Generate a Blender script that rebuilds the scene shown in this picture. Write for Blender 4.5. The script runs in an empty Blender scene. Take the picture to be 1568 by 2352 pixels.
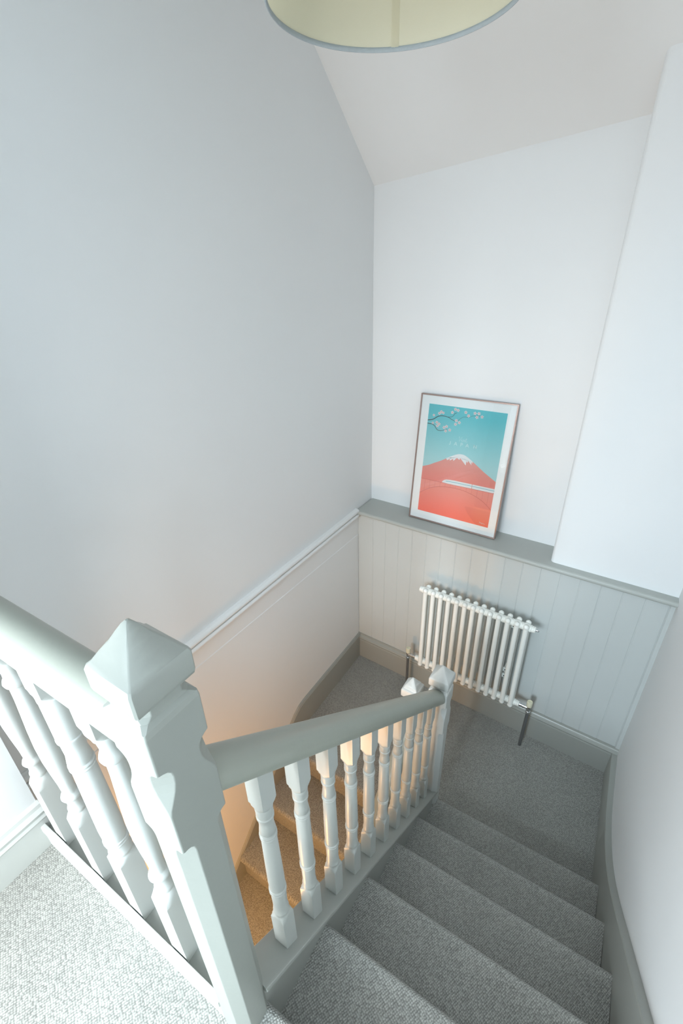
import bpy, bmesh, math, random
from math import sin, cos, pi, sqrt, atan
from mathutils import Vector, Matrix
random.seed(7)
scn = bpy.context.scene
col = scn.collection

# ------------------------------------------------------------------ camera
W_PX, H_PX = 1568, 2352
FPX = 1055.47
cd = bpy.data.cameras.new('camera'); cam = bpy.data.objects.new('camera', cd); col.objects.link(cam)
yaw, pitch, roll = [math.radians(v) for v in (33.7949, 27.7488, -2.0741)]
fw = Vector((-sin(yaw) * cos(pitch), cos(yaw) * cos(pitch), -sin(pitch)))
rt = Vector((cos(yaw), sin(yaw), 0)); up = rt.cross(fw)
r2 = rt * cos(roll) + up * sin(roll); u2 = -rt * sin(roll) + up * cos(roll)
M = Matrix((r2, u2, -fw)).transposed().to_4x4(); M.translation = Vector((1.2477, -2.1569, 2.4941))
cam.matrix_world = M
cd.sensor_fit = 'VERTICAL'; cd.sensor_height = 36; cd.sensor_width = 24
cd.lens = FPX * 36 / H_PX; cd.shift_x = 20.9 / H_PX; cd.shift_y = 1.0 / H_PX
cd.clip_start = 0.02
scn.camera = cam

# ------------------------------------------------------------------ world, lamps, exposure
E_A, E_B, E_C, E_D, E_W = 20, 23.5, 3.4, 26, 2.4
world = bpy.data.worlds.new('sky'); scn.world = world; world.use_nodes = True
wn = world.node_tree; bg = wn.nodes['Background']
bg.inputs[0].default_value = (0.72, 0.84, 1.0, 1); bg.inputs[1].default_value = E_W

def area(name, loc, rot, sx, sy, power, color):
    l = bpy.data.lights.new(name, 'AREA'); l.shape = 'RECTANGLE'; l.size = sx; l.size_y = sy
    l.energy = power; l.color = color
    o = bpy.data.objects.new(name, l); col.objects.link(o); o.location = loc; o.rotation_euler = rot
    return o
# daylight through the landing window (behind and to the left of the camera)
area('window_daylight', (0.33, -2.93, 1.80), (math.radians(60), 0, 0), 0.34, 0.8, E_A, (0.95, 0.98, 1.0))
area('corridor_fill', (0.84, -4.15, 2.50), (math.radians(60), 0, 0), 0.50, 1.1, E_B, (0.76, 0.90, 1.0)).data.spread = math.radians(85)  # added unseen fill from behind, aimed down at the far wall
# added top fill over the landing, lifts the upper left wall
area('top_fill', (1.0, -2.45, 3.43), (math.radians(0), 0, 0), 0.9, 0.8, E_C, (0.86, 0.94, 1.0))
# warm ceiling lamp in the hall below
pl = bpy.data.lights.new('hall_lamp', 'POINT'); pl.energy = E_D; pl.color = (1.0, 0.49, 0.15); pl.shadow_soft_size = 0.12
po = bpy.data.objects.new('hall_lamp', pl); col.objects.link(po); po.location = (0.46, -2.20, 0.15)

vs = scn.view_settings
scn.display_settings.display_device = 'sRGB'
vs.view_transform = 'Standard'; vs.look = 'None'; vs.gamma = 1; vs.use_curve_mapping = False
vs.exposure = 0.0

# ------------------------------------------------------------------ materials
def srgb(r, g, b):
    f = lambda c: (c / 255 / 12.92) if c / 255 <= 0.04045 else ((c / 255 + 0.055) / 1.055) ** 2.4
    return (f(r), f(g), f(b), 1)

def mat(name, color, rough=0.5, metal=0.0, noise=0.0, bump=0.0, scale=30.0, spec=None, nscale=4.0, dist=0.002):
    m = bpy.data.materials.new(name); m.use_nodes = True
    nt = m.node_tree; b = nt.nodes['Principled BSDF']
    b.inputs['Base Color'].default_value = color; b.inputs['Roughness'].default_value = rough
    b.inputs['Metallic'].default_value = metal
    if spec is not None: b.inputs['Specular IOR Level'].default_value = spec
    tc = nt.nodes.new('ShaderNodeTexCoord')
    if noise > 0:
        n = nt.nodes.new('ShaderNodeTexNoise'); n.inputs['Scale'].default_value = nscale; n.inputs['Detail'].default_value = 4
        nt.links.new(tc.outputs['Object'], n.inputs['Vector'])
        r = nt.nodes.new('ShaderNodeMapRange'); r.inputs[3].default_value = 1 - noise; r.inputs[4].default_value = 1 + noise
        nt.links.new(n.outputs['Fac'], r.inputs[0])
        mx = nt.nodes.new('ShaderNodeMix'); mx.data_type = 'RGBA'; mx.blend_type = 'MULTIPLY'; mx.inputs[0].default_value = 1
        mx.inputs[6].default_value = color
        nt.links.new(r.outputs[0], mx.inputs[7]); nt.links.new(mx.outputs[2], b.inputs['Base Color'])
    if bump > 0:
        n2 = nt.nodes.new('ShaderNodeTexNoise'); n2.inputs['Scale'].default_value = scale; n2.inputs['Detail'].default_value = 6
        nt.links.new(tc.outputs['Object'], n2.inputs['Vector'])
        bp = nt.nodes.new('ShaderNodeBump'); bp.inputs['Strength'].default_value = bump; bp.inputs['Distance'].default_value = dist
        nt.links.new(n2.outputs['Fac'], bp.inputs['Height']); nt.links.new(bp.outputs[0], b.inputs['Normal'])
    return m

WALL = mat('wall_paint', srgb(237, 239, 239), 0.75, noise=0.012, bump=0.25, scale=9, nscale=2.2, dist=0.004)
CEIL = mat('ceiling_paint', srgb(239, 240, 239), 0.85, bump=0.15, scale=12)
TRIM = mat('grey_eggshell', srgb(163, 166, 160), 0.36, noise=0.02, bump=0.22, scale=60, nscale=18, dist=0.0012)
TRIMW = mat('pale_eggshell', srgb(206, 209, 205), 0.38, noise=0.015, bump=0.15, scale=60, nscale=10, dist=0.001)
RAILM = mat('rail_eggshell', srgb(160, 164, 153), 0.32, noise=0.025, bump=0.25, scale=55, nscale=12, dist=0.0012)
NEWEL_SHADED = mat('newel_eggshell_shaded', srgb(157, 161, 154), 0.34, noise=0.02, bump=0.25, scale=55, nscale=12, dist=0.0012)  # same paint as the pale eggshell, darkened to carry the post's shade
PANEL = mat('panel_eggshell', srgb(202, 207, 205), 0.42, noise=0.02, bump=0.12, scale=70, nscale=6, dist=0.001)
RADW = mat('radiator_enamel', srgb(244, 246, 240), 0.28, bump=0.05, scale=40)
CHROME = mat('chrome', (0.75, 0.76, 0.77, 1), 0.12, 1.0, bump=0.05, scale=80)
PIPE = mat('dark_pipe', srgb(112, 114, 114), 0.35, 0.35, noise=0.1, bump=0.1, scale=40)
CREAM = mat('cream_plastic', srgb(226, 222, 196), 0.4, noise=0.03)
LEDGE = mat('ledge_eggshell', srgb(180, 184, 179), 0.38, noise=0.02, bump=0.12, scale=70, nscale=6, dist=0.001)
RAILW = mat('white_eggshell', srgb(236, 238, 237), 0.4, bump=0.1, scale=50, dist=0.001)
BAL_SHADED = mat('baluster_eggshell_shaded', srgb(190, 194, 189), 0.36, noise=0.015, bump=0.15, scale=60, nscale=10, dist=0.001)  # pale eggshell darkened, the stair balusters' shading held in the colour
DARK = mat('dark_gap', srgb(40, 42, 40), 0.8, noise=0.05)
FRAME = mat('copper_frame', srgb(168, 146, 138), 0.32, 0.75, noise=0.05, bump=0.05, scale=90, nscale=40)
BACKB = mat('backing_board', srgb(120, 104, 84), 0.8, noise=0.05)  # brown board closing the back of the frame
PAPER = mat('mount_card', srgb(250, 251, 249), 0.6, noise=0.005)
BINDING = mat('shade_binding', srgb(172, 181, 186), 0.8, noise=0.05, bump=0.4, scale=300, nscale=120)
GROUND = mat('hall_floor', srgb(150, 120, 90), 0.5, noise=0.1)

def carpet(name, c0, c1):
    """low loop-pile carpet: rows of small loops lying on the diagonal"""
    m = bpy.data.materials.new(name); m.use_nodes = True
    nt = m.node_tree; N = nt.nodes; L = nt.links; b = N['Principled BSDF']
    b.inputs['Roughness'].default_value = 0.95; b.inputs['Specular IOR Level'].default_value = 0.12
    b.inputs['Sheen Weight'].default_value = 0.25
    tc = N.new('ShaderNodeTexCoord'); sp = N.new('ShaderNodeSeparateXYZ'); L.new(tc.outputs['Object'], sp.inputs[0])
    ad = N.new('ShaderNodeMath'); ad.operation = 'SUBTRACT'; L.new(sp.outputs[1], ad.inputs[0]); L.new(sp.outputs[2], ad.inputs[1])
    cb = N.new('ShaderNodeCombineXYZ'); L.new(sp.outputs[0], cb.inputs[0]); L.new(ad.outputs[0], cb.inputs[1])
    nz = N.new('ShaderNodeTexNoise'); nz.inputs['Scale'].default_value = 110; nz.inputs['Detail'].default_value = 2
    L.new(cb.outputs[0], nz.inputs['Vector'])
    va = N.new('ShaderNodeVectorMath'); va.operation = 'MULTIPLY_ADD'
    va.inputs[1].default_value = (0.0016, 0.0016, 0); L.new(nz.outputs['Color'], va.inputs[0]); L.new(cb.outputs[0], va.inputs[2])
    mp = N.new('ShaderNodeMapping'); mp.vector_type = 'TEXTURE'; mp.inputs['Rotation'].default_value = (0, 0, math.radians(65)); mp.inputs['Scale'].default_value = (1 / 190, 1 / 200, 1)
    L.new(va.outputs[0], mp.inputs[0])
    vo = N.new('ShaderNodeTexVoronoi'); vo.inputs['Scale'].default_value = 1.0; vo.inputs['Randomness'].default_value = 0.5
    vo.voronoi_dimensions = '2D'
    L.new(mp.outputs[0], vo.inputs['Vector'])
    inv = N.new('ShaderNodeMapRange'); inv.inputs[1].default_value = 0.1; inv.inputs[2].default_value = 0.75
    inv.inputs[3].default_value = 1; inv.inputs[4].default_value = 0; L.new(vo.outputs['Distance'], inv.inputs[0])
    # ribs: the loops stand in diagonal rows with a dark furrow between them
    s2 = N.new('ShaderNodeSeparateXYZ'); L.new(mp.outputs[0], s2.inputs[0])
    w1 = N.new('ShaderNodeMath'); w1.operation = 'MULTIPLY'; w1.inputs[1].default_value = 2 * pi; L.new(s2.outputs[1], w1.inputs[0])
    w2 = N.new('ShaderNodeMath'); w2.operation = 'COSINE'; L.new(w1.outputs[0], w2.inputs[0])
    w3 = N.new('ShaderNodeMath'); w3.operation = 'MULTIPLY_ADD'; w3.inputs[1].default_value = -0.22; w3.inputs[2].default_value = -0.08; L.new(w2.outputs[0], w3.inputs[0])
    w4 = N.new('ShaderNodeMath'); w4.operation = 'ADD'; w4.use_clamp = True; L.new(w3.outputs[0], w4.inputs[0]); L.new(inv.outputs[0], w4.inputs[1])
    inv = w4
    n2 = N.new('ShaderNodeTexNoise'); n2.inputs['Scale'].default_value = 5; n2.inputs['Detail'].default_value = 3; L.new(cb.outputs[0], n2.inputs['Vector'])
    hs = N.new('ShaderNodeMapRange'); hs.inputs[3].default_value = 0.86; hs.inputs[4].default_value = 1.14; L.new(n2.outputs['Fac'], hs.inputs[0])
    vr = N.new('ShaderNodeSeparateColor'); L.new(vo.outputs['Color'], vr.inputs[0])
    v2 = N.new('ShaderNodeMapRange'); v2.inputs[3].default_value = 0.82; v2.inputs[4].default_value = 1.18; L.new(vr.outputs[0], v2.inputs[0])
    mm = N.new('ShaderNodeMath'); mm.operation = 'MULTIPLY'; L.new(hs.outputs[0], mm.inputs[0]); L.new(v2.outputs[0], mm.inputs[1])
    mx = N.new('ShaderNodeMix'); mx.data_type = 'RGBA'; mx.inputs[6].default_value = c0; mx.inputs[7].default_value = c1
    L.new(inv.outputs[0], mx.inputs[0])
    m2 = N.new('ShaderNodeMix'); m2.data_type = 'RGBA'; m2.blend_type = 'MULTIPLY'; m2.inputs[0].default_value = 1
    L.new(mx.outputs[2], m2.inputs[6]); L.new(mm.outputs[0], m2.inputs[7]); L.new(m2.outputs[2], b.inputs['Base Color'])
    bp = N.new('ShaderNodeBump'); bp.inputs['Strength'].default_value = 0.7; bp.inputs['Distance'].default_value = 0.0014
    L.new(inv.outputs[0], bp.inputs['Height']); L.new(bp.outputs[0], b.inputs['Normal'])
    return m
CARPET = carpet('grey_loop_carpet', srgb(130, 131, 126), srgb(178, 179, 173))

def shade_mat():
    m = bpy.data.materials.new('shade_linen'); m.use_nodes = True
    nt = m.node_tree; N = nt.nodes; L = nt.links; b = N['Principled BSDF']; out = N['Material Output']
    tc = N.new('ShaderNodeTexCoord')
    mp = N.new('ShaderNodeMapping'); mp.inputs['Scale'].default_value = (260, 260, 900); L.new(tc.outputs['Object'], mp.inputs[0])
    nz = N.new('ShaderNodeTexNoise'); nz.inputs['Scale'].default_value = 1; nz.inputs['Detail'].default_value = 3; L.new(mp.outputs[0], nz.inputs['Vector'])
    cr = N.new('ShaderNodeMix'); cr.data_type = 'RGBA'; cr.inputs[6].default_value = srgb(240, 238, 222); cr.inputs[7].default_value = srgb(248, 246, 234)
    L.new(nz.outputs['Fac'], cr.inputs[0]); L.new(cr.outputs[2], b.inputs['Base Color'])
    b.inputs['Roughness'].default_value = 0.9
    tl = N.new('ShaderNodeBsdfTranslucent'); tl.inputs[0].default_value = srgb(250, 246, 228)
    ms = N.new('ShaderNodeMixShader'); ms.inputs[0].default_value = 0.55
    L.new(b.outputs[0], ms.inputs[1]); L.new(tl.outputs[0], ms.inputs[2]); L.new(ms.outputs[0], out.inputs[0])
    return m
LINEN = shade_mat()

def glass_mat():
    m = bpy.data.materials.new('picture_glass'); m.use_nodes = True
    nt = m.node_tree; N = nt.nodes; L = nt.links; out = N['Material Output']; N.remove(N['Principled BSDF'])
    tr = N.new('ShaderNodeBsdfTransparent'); tr.inputs[0].default_value = (0.995, 1.0, 1.0, 1)
    gl = N.new('ShaderNodeBsdfGlossy'); gl.inputs['Roughness'].default_value = 0.01
    fr = N.new('ShaderNodeFresnel'); fr.inputs[0].default_value = 1.5
    ms = N.new('ShaderNodeMixShader'); L.new(fr.outputs[0], ms.inputs[0]); L.new(tr.outputs[0], ms.inputs[1]); L.new(gl.outputs[0], ms.inputs[2])
    L.new(ms.outputs[0], out.inputs[0]); return m
GLASS = glass_mat()

# ------------------------------------------------------------------ mesh helpers
class MB:
    def __init__(s): s.v = []; s.f = []; s.sm = []; s.mi = []; s.m = 0
    def face(s, idx, smooth=False): s.f.append(tuple(idx)); s.sm.append(smooth); s.mi.append(s.m)
    def box(s, a, b, top_fn=None):
        x0, y0, z0 = a; x1, y1, z1 = b; n = len(s.v)
        s.v += [(x0, y0, z0), (x1, y0, z0), (x1, y1, z0), (x0, y1, z0), (x0, y0, z1), (x1, y0, z1), (x1, y1, z1), (x0, y1, z1)]
        for q in ((3, 2, 1, 0), (4, 5, 6, 7), (0, 1, 5, 4), (1, 2, 6, 5), (2, 3, 7, 6), (3, 0, 4, 7)): s.face([n + i for i in q])
        return s
    def rings(s, R, smooth=True, caps=True, closed=True):
        n0 = len(s.v); k = len(R[0])
        for r in R: s.v += [tuple(p) for p in r]
        for i in range(len(R) - 1):
            for j in range(k if closed else k - 1):
                a = n0 + i * k + j; b = n0 + i * k + (j + 1) % k
                s.face((a, b, b + k, a + k), smooth)
        if caps:
            s.face([n0 + j for j in range(k)][::-1]); s.face([n0 + (len(R) - 1) * k + j for j in range(k)])
        return s
    def prism_x(s, prof, x0, x1, shift=None, smooth=False):
        """profile in (y,z), extruded along x; shift(x) -> extra y"""
        sh = shift or (lambda x: 0)
        xs = x0 if isinstance(x0, (list, tuple)) else [x0, x1]
        R = [[(x, y + sh(x), z) for y, z in prof] for x in xs]
        return s.rings(R, smooth)
    def prism_y(s, prof, y0, y1, smooth=False):
        return s.rings([[(x, y0, z) for x, z in prof], [(x, y1, z) for x, z in prof]], smooth)
    def prism_z(s, prof, z0, z1, smooth=False):
        return s.rings([[(x, y, z0) for x, y in prof], [(x, y, z1) for x, y in prof]], smooth)
    def sweep(s, prof, path, smooth=True, caps=True):
        """prof list of (side, up); path list of (point, side vec, up vec)"""
        return s.rings([[Vector(p) + Vector(a) * u + Vector(b) * v for u, v in prof] for p, a, b in path], smooth, caps)
    def tube(s, pts, r, n=12, smooth=True):
        pts = [Vector(p) for p in pts]; R = []
        prev = None
        for i, p in enumerate(pts):
            t = (pts[min(i + 1, len(pts) - 1)] - pts[max(i - 1, 0)]).normalized()
            ref = Vector((0, 0, 1)) if abs(t.z) < 0.9 else Vector((1, 0, 0))
            a = t.cross(ref).normalized() if prev is None else (prev - t * prev.dot(t)).normalized()
            prev = a; b = t.cross(a)
            rr = r[i] if isinstance(r, (list, tuple)) else r
            R.append([p + (a * cos(2 * pi * k / n) + b * sin(2 * pi * k / n)) * rr for k in range(n)])
        return s.rings(R, smooth)
    def lathe(s, prof, c=(0, 0, 0), axis='z', n=24, smooth=True):
        R = []
        for r, h in prof:
            ring = []
            for k in range(n):
                a = 2 * pi * k / n
                if axis == 'z': ring.append((c[0] + r * cos(a), c[1] + r * sin(a), c[2] + h))
                else: ring.append((c[0] + h, c[1] + r * cos(a), c[2] + r * sin(a)))
            R.append(ring)
        return s.rings(R, smooth)
    def obj(s, name, m, parent=None, bevel=0.0, segs=2, loc=None, autosm=True):
        me = bpy.data.meshes.new(name)
        me.from_pydata([tuple(v) for v in s.v], [], s.f)
        ms = m if isinstance(m, (list, tuple)) else [m]
        for q in ms: me.materials.append(q)
        me.polygons.foreach_set('use_smooth', s.sm); me.polygons.foreach_set('material_index', s.mi)
        bm = bmesh.new(); bm.from_mesh(me); bmesh.ops.recalc_face_normals(bm, faces=bm.faces)
        for e in bm.edges:
            if len(e.link_faces) == 2 and e.calc_face_angle(0) > math.radians(38): e.smooth = False
        bm.to_mesh(me); bm.free(); me.update()
        o = bpy.data.objects.new(name, me); col.objects.link(o)
        if parent: o.parent = parent
        if loc: o.location = loc
        if bevel:
            b = o.modifiers.new('bevel', 'BEVEL'); b.width = bevel; b.segments = segs; b.limit_method = 'ANGLE'; b.angle_limit = math.radians(40)
            b.harden_normals = False
        return o

def tag(o, label=None, cat=None, group=None, kind=None):
    if label: o['label'] = label
    if cat: o['category'] = cat
    if group: o['group'] = group
    if kind: o['kind'] = kind
    return o
def struct(o, label, cat='wall'): return tag(o, label, cat, kind='structure')
def empty(name, loc=(0, 0, 0), rz=0, label=None, cat=None, group=None):
    o = bpy.data.objects.new(name, None); col.objects.link(o); o.location = loc; o.rotation_euler = (0, 0, rz)
    o.empty_display_size = 0.1
    return tag(o, label, cat, group)
def dup(o, parent=None, loc=None):
    c = o.copy(); col.objects.link(c)
    if parent: c.parent = parent
    if loc is not None: c.location = loc
    return c

def square_lathe(mb, prof, hb, n=40, c=(0, 0)):
    """turning cut from a square stick: prof of (R, z), hb half width of the stick"""
    R = []
    for r, z in prof:
        ring = []
        for k in range(n):
            a = 2 * pi * (k + 0.0) / n + pi / 4
            sq = hb / max(abs(cos(a)), abs(sin(a)))
            q = min(sq, r); ring.append((c[0] + q * cos(a), c[1] + q * sin(a), z))
        R.append(ring)
    return mb.rings(R, True)

def post(mb, prof, c=(0, 0)):
    """square post with stopped chamfers: prof of (half width, chamfer, z)"""
    R = []
    for h, ch, z in prof:
        ch = max(ch, 0.0015)
        R.append([(c[0] + x, c[1] + y, z) for x, y in ((h, -h + ch), (h, h - ch), (h - ch, h), (-h + ch, h), (-h, h - ch), (-h, -h + ch), (-h + ch, -h), (h - ch, -h))])
    return mb.rings(R, False)

# ------------------------------------------------------------------ measured layout
FA = atan(-0.0426)             # the far wall stands slightly out of square
HC = 1.193                     # top of the ledge
LZ = 1.10                      # upper landing
CEILZ = 3.45
NX, NY = 0.8503, -1.963        # main newel
G_A = 0.0225                   # landing banister direction
RISE = 0.1875; GO = 0.2287; Y1 = -0.786; XS = 0.879; SK = 0.0195
def Wx(y): return 1.584 - 0.0118 * y      # face of the right-hand string

# ================================================================== structure
LW = -0.018                    # left wall surface
# --- left wall
mb = MB(); mb.box((LW - 0.12, -4.4, -1.6), (LW, 0.35, 3.6)); struct(mb.obj('wall_left', WALL), 'tall smooth white wall on the left of the stairwell')
# lower panel of the left wall, its upper edge shows as a thin line below the rail
mb = MB()
y0, y1_ = 0.012, -1.99
mb.rings([[(LW, y0, -1.5), (LW + 0.0020, y0, -1.5), (LW + 0.0020, y0, 1.010), (LW, y0, 1.014)],
          [(LW, y1_, -1.5), (LW + 0.0020, y1_, -1.5), (LW + 0.0020, y1_, 1.072), (LW, y1_, 1.076)]], False)
struct(mb.obj('trim_1', WALL), 'smooth white lower lining of the left wall under the rail', 'trim')
# --- dado rail on the left wall
mb = MB()
prof = [(LW - 0.01, 1.207), (LW + 0.004, 1.207)]
for k in range(9):
    a = pi / 2 - pi * 0.85 * k / 8; prof.append((LW + 0.008 + 0.016 * cos(a), 1.191 + 0.0145 * sin(a)))
prof += [(LW + 0.012, 1.176), (LW + 0.012, 1.173)]
for k in range(9):
    a = pi * 0.62 - pi * 1.0 * k / 8; prof.append((LW + 0.014 + 0.011 * cos(a), 1.162 + 0.0105 * sin(a)))
prof += [(LW + 0.008, 1.150), (LW - 0.01, 1.150)]
mb.prism_y(prof, -0.006, -1.99)
struct(mb.obj('trim_2', RAILW), 'pale double-beaded dado rail along the left wall', 'trim')
# --- upper landing side wall (jogs into the well)
mb = MB(); mb.box((-0.02, -3.8, 0.8), (0.146, -1.995, 3.6)); struct(mb.obj('wall_landing', WALL), 'white wall beside the landing carpet at the lower left')
# --- right wall
mb = MB(); mb.prism_z([(Wx(0.3) + 0.027, 0.35), (Wx(-4.4) + 0.027, -4.6), (Wx(-4.4) + 0.15, -4.6), (Wx(0.3) + 0.15, 0.35)], -1.6, 3.75)
struct(mb.obj('wall_right', WALL), 'smooth white wall beside the carpeted stairs on the right')
# --- far wall group in its own frame
far = lambda o: (setattr(o, 'rotation_euler', (0, 0, FA)), o)[1]
mb = MB(); mb.box((-0.15, 0.192, HC - 0.05), (1.2, 0.32, 3.3)); struct(far(mb.obj('wall_far', WALL)), 'white recessed wall behind the ledge and framed poster')
mb = MB()
cr = [(1.089 + 0.02 - 0.02 * cos(a * pi / 12), 0.036 + 0.02 - 0.02 * sin(a * pi / 12)) for a in range(7)]
mb.prism_z([(1.089, 0.25)] + cr + [(1.9, 0.036), (1.9, 0.25)], HC - 0.002, 3.35, smooth=False)
struct(far(mb.obj('wall_projection', WALL)), 'white wall projecting forward to the right of the poster recess')
mb = MB(); mb.box((-0.15, 0.022, -0.25), (1.8, 0.19, HC - 0.02)); wp = struct(far(mb.obj('wall_panelled', PANEL)), 'grey painted lower wall clad in upright boards behind the radiator')
# boards of the panelling
edges = [-0.02] + [0.0885 * k for k in range(1, 19)] + [1.66]
for a, b in zip(edges[:-1], edges[1:]):
    mb = MB(); g = 0.0011
    z0, z1 = 0.17, HC - 0.02
    dy = random.uniform(-0.0006, 0.0006)
    yf = 0.020 + dy - (0.006 if a > 1.55 else 0)
    x0, x1 = a + g, b - g
    mb.prism_z([(x0, 0.030), (x0, yf + 0.002), (x0 + 0.0022, yf), (x1 - 0.0022, yf), (x1, yf + 0.002), (x1, 0.030)], z0, z1)
    mb.obj('board', PANEL, wp)
# ledge capping the panelling
ledge = empty('ledge', (0, 0, 0), FA, 'grey painted ledge under the framed poster, capping the boarded wall', 'shelf')
mb = MB()
prof = [(0.2, HC), (-0.002, HC)] + [(-0.002 + 0.013 * cos(a), HC - 0.013 + 0.013 * sin(a)) for a in [pi / 2 + pi * k / 8 for k in range(1, 9)]] + [(0.2, HC - 0.026)]
mb.prism_x(prof, 0.0 + LW, 1.66, smooth=False); mb.obj('ledge_top', LEDGE, ledge)
mb = MB(); mb.prism_x([(0.021, HC - 0.026), (0.006, HC - 0.026), (0.009, HC - 0.034), (0.013, HC - 0.038), (0.021, HC - 0.040)], LW, 1.66); mb.obj('moulding', LEDGE, ledge)

# --- sloped ceiling and flat ceiling, added opening for the top fill
mb = MB()
def cz(x, y): return 3.000 + 0.047 * x - 0.806 * y
def ycut(x): return -(CEILZ - 3.0 - 0.047 * x) / 0.806
pts = []
n = len(mb.v)
ya = 0.36
ring = [(-0.2, ya), (1.85, ya), (1.85, ycut(1.85)), (-0.2, ycut(-0.2))]
mb.v += [(x, y, cz(x, y)) for x, y in ring] + [(x, y, cz(x, y) + 0.1) for x, y in ring]
for q in ((0, 1, 2, 3), (7, 6, 5, 4), (0, 1, 5, 4), (1, 2, 6, 5), (2, 3, 7, 6), (3, 0, 4, 7)): mb.face([n + i for i in q])
struct(mb.obj('ceiling_slope', CEIL), 'white sloping ceiling above the poster wall', 'ceiling')
mb = MB()
rw = (0.55, -2.87, 1.45, -2.03)
for (a, b, c, d) in ((-0.2, -4.6, rw[0], 0.0), (rw[2], -4.6, 1.9, 0.0), (rw[0], -4.6, rw[2], rw[1]), (rw[0], rw[3], rw[2], -0.35)):
    mb.box((a, b, CEILZ), (c, d, CEILZ + 0.1))
struct(mb.obj('ceiling', CEIL), 'flat white ceiling over the landing', 'ceiling')
# --- landing back wall with window opening
def windowed(mb, BY, cols):
    for xa, xb, op in cols:
        if op is None: mb.box((xa, BY - 0.1, -1.6), (xb, BY, 3.6))
        else: mb.box((xa, BY - 0.1, -1.6), (xb, BY, op[0])); mb.box((xa, BY - 0.1, op[1]), (xb, BY, 3.6))
mb = MB()
windowed(mb, -3.04, [(-0.15, 0.12, None), (0.12, 0.54, (1.36, 2.34)), (0.54, 0.58, None)])
mb.box((0.46, -4.6, -1.6), (0.56, -3.14, 3.6))
struct(mb.obj('wall_back', WALL), 'white wall behind the landing with a low window')
mb = MB(); windowed(mb, -4.5, [(0.46, 0.58, None), (0.58, 1.12, (1.86, 3.14)), (1.12, 1.95, None)])  # corridor added out of view to bring fill light to the far wall
struct(mb.obj('wall_corridor', WALL), 'white end wall of an added unseen corridor with a window')
for i, (xa, xb, op, BY) in enumerate(((0.12, 0.54, (1.36, 2.34), -3.04), (0.58, 1.12, (1.86, 3.14), -4.5))):
    win = empty('window_%d' % (i + 1), ((xa + xb) / 2, BY - 0.06, op[0]))
    tag(win, ['low white framed window beside the landing wall', 'white framed window added out of view at the corridor end'][i], 'window', kind='structure')
    w2 = (xb - xa) / 2; h = op[1] - op[0]
    mb = MB()
    for a_, b_ in (((-w2, -0.02, 0), (-w2 + 0.035, 0.02, h)), ((w2 - 0.035, -0.02, 0), (w2, 0.02, h)), ((-w2 + 0.035, -0.02, 0), (w2 - 0.035, 0.02, 0.035)), ((-w2 + 0.035, -0.02, h - 0.035), (w2 - 0.035, 0.02, h))): mb.box(a_, b_)
    mb.obj('window_frame', TRIMW, win)

# ================================================================== floors
def nosed_slab(mb, y_nose, y_back, z, thick, x0, x1, face=+1, sk=0.0, r=0.016, xr=None, drop=None):
    """carpeted tread: flat top, rounded nose, riser wrapped below. face=+1: nose points to +y"""
    d = drop if drop else thick
    f = face
    prof = [(y_back, z)]
    for k in range(0, 9):
        a = pi / 2 - pi * k / 8 * 0.92
        prof.append((y_nose - f * r + f * r * cos(a), z - r + r * sin(a)))
    prof += [(y_nose - f * 0.022, z - 2 * r - 0.006), (y_nose - f * 0.026, z - d), (y_back, z - d)]
    R = []
    for x in (x0, x1):
        R.append([(x, y + sk * (x - x0), zz) for y, zz in prof])
    return mb.rings(R, True)

# half landing floor
mb = MB()
prof = [(0.16, 0.0)]
r = 0.02
for k in range(9):
    a = pi / 2 + pi * k / 8 * 0.9; prof.append((-0.862 + r + r * cos(a), -r + r * sin(a)))
prof += [(-0.838, -2 * r - 0.01), (-0.834, -0.19), (0.16, -0.19)]
mb.prism_x(prof, LW, 0.80, smooth=True)
mb.box((0.80, -0.84, -0.19), (1.70, 0.16, 0.0))
struct(mb.obj('floor', CARPET), 'grey diagonal-ribbed carpet on the half landing below the radiator', 'floor')
# upper landing floor
mb = MB()
mb.prism_z([(0.10, -3.75), (0.54, -3.75), (0.54, -4.55), (1.70, -4.55), (1.70, -2.0735), (0.8745, -2.0898), (0.8745, NY), (0.10, NY)], LZ - 0.06, LZ)
struct(mb.obj('floor_landing', CARPET), 'sunlit pale grey carpet of the upper landing, lower left', 'floor')
mb = MB(); mb.box((-0.1, -3.75, LZ - 0.28), (XS, NY - 0.02, LZ - 0.062)); mb.box((XS, -3.75, LZ - 0.28), (1.75, -2.12, LZ - 0.062)); struct(mb.obj('ceiling_hall', CEIL), 'white ceiling of the lower hall beneath the landing', 'ceiling')
mb = MB(); mb.box((-0.2, -3.8, -1.62), (1.9, 0.3, -1.5)); struct(mb.obj('floor_hall', GROUND), 'wooden floor of the hall far below', 'floor')
mb = MB(); mb.box((-0.1, -0.79, -1.5), (0.86, -0.72, -0.20)); struct(mb.obj('wall_under', WALL), 'white wall under the half landing')

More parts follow.
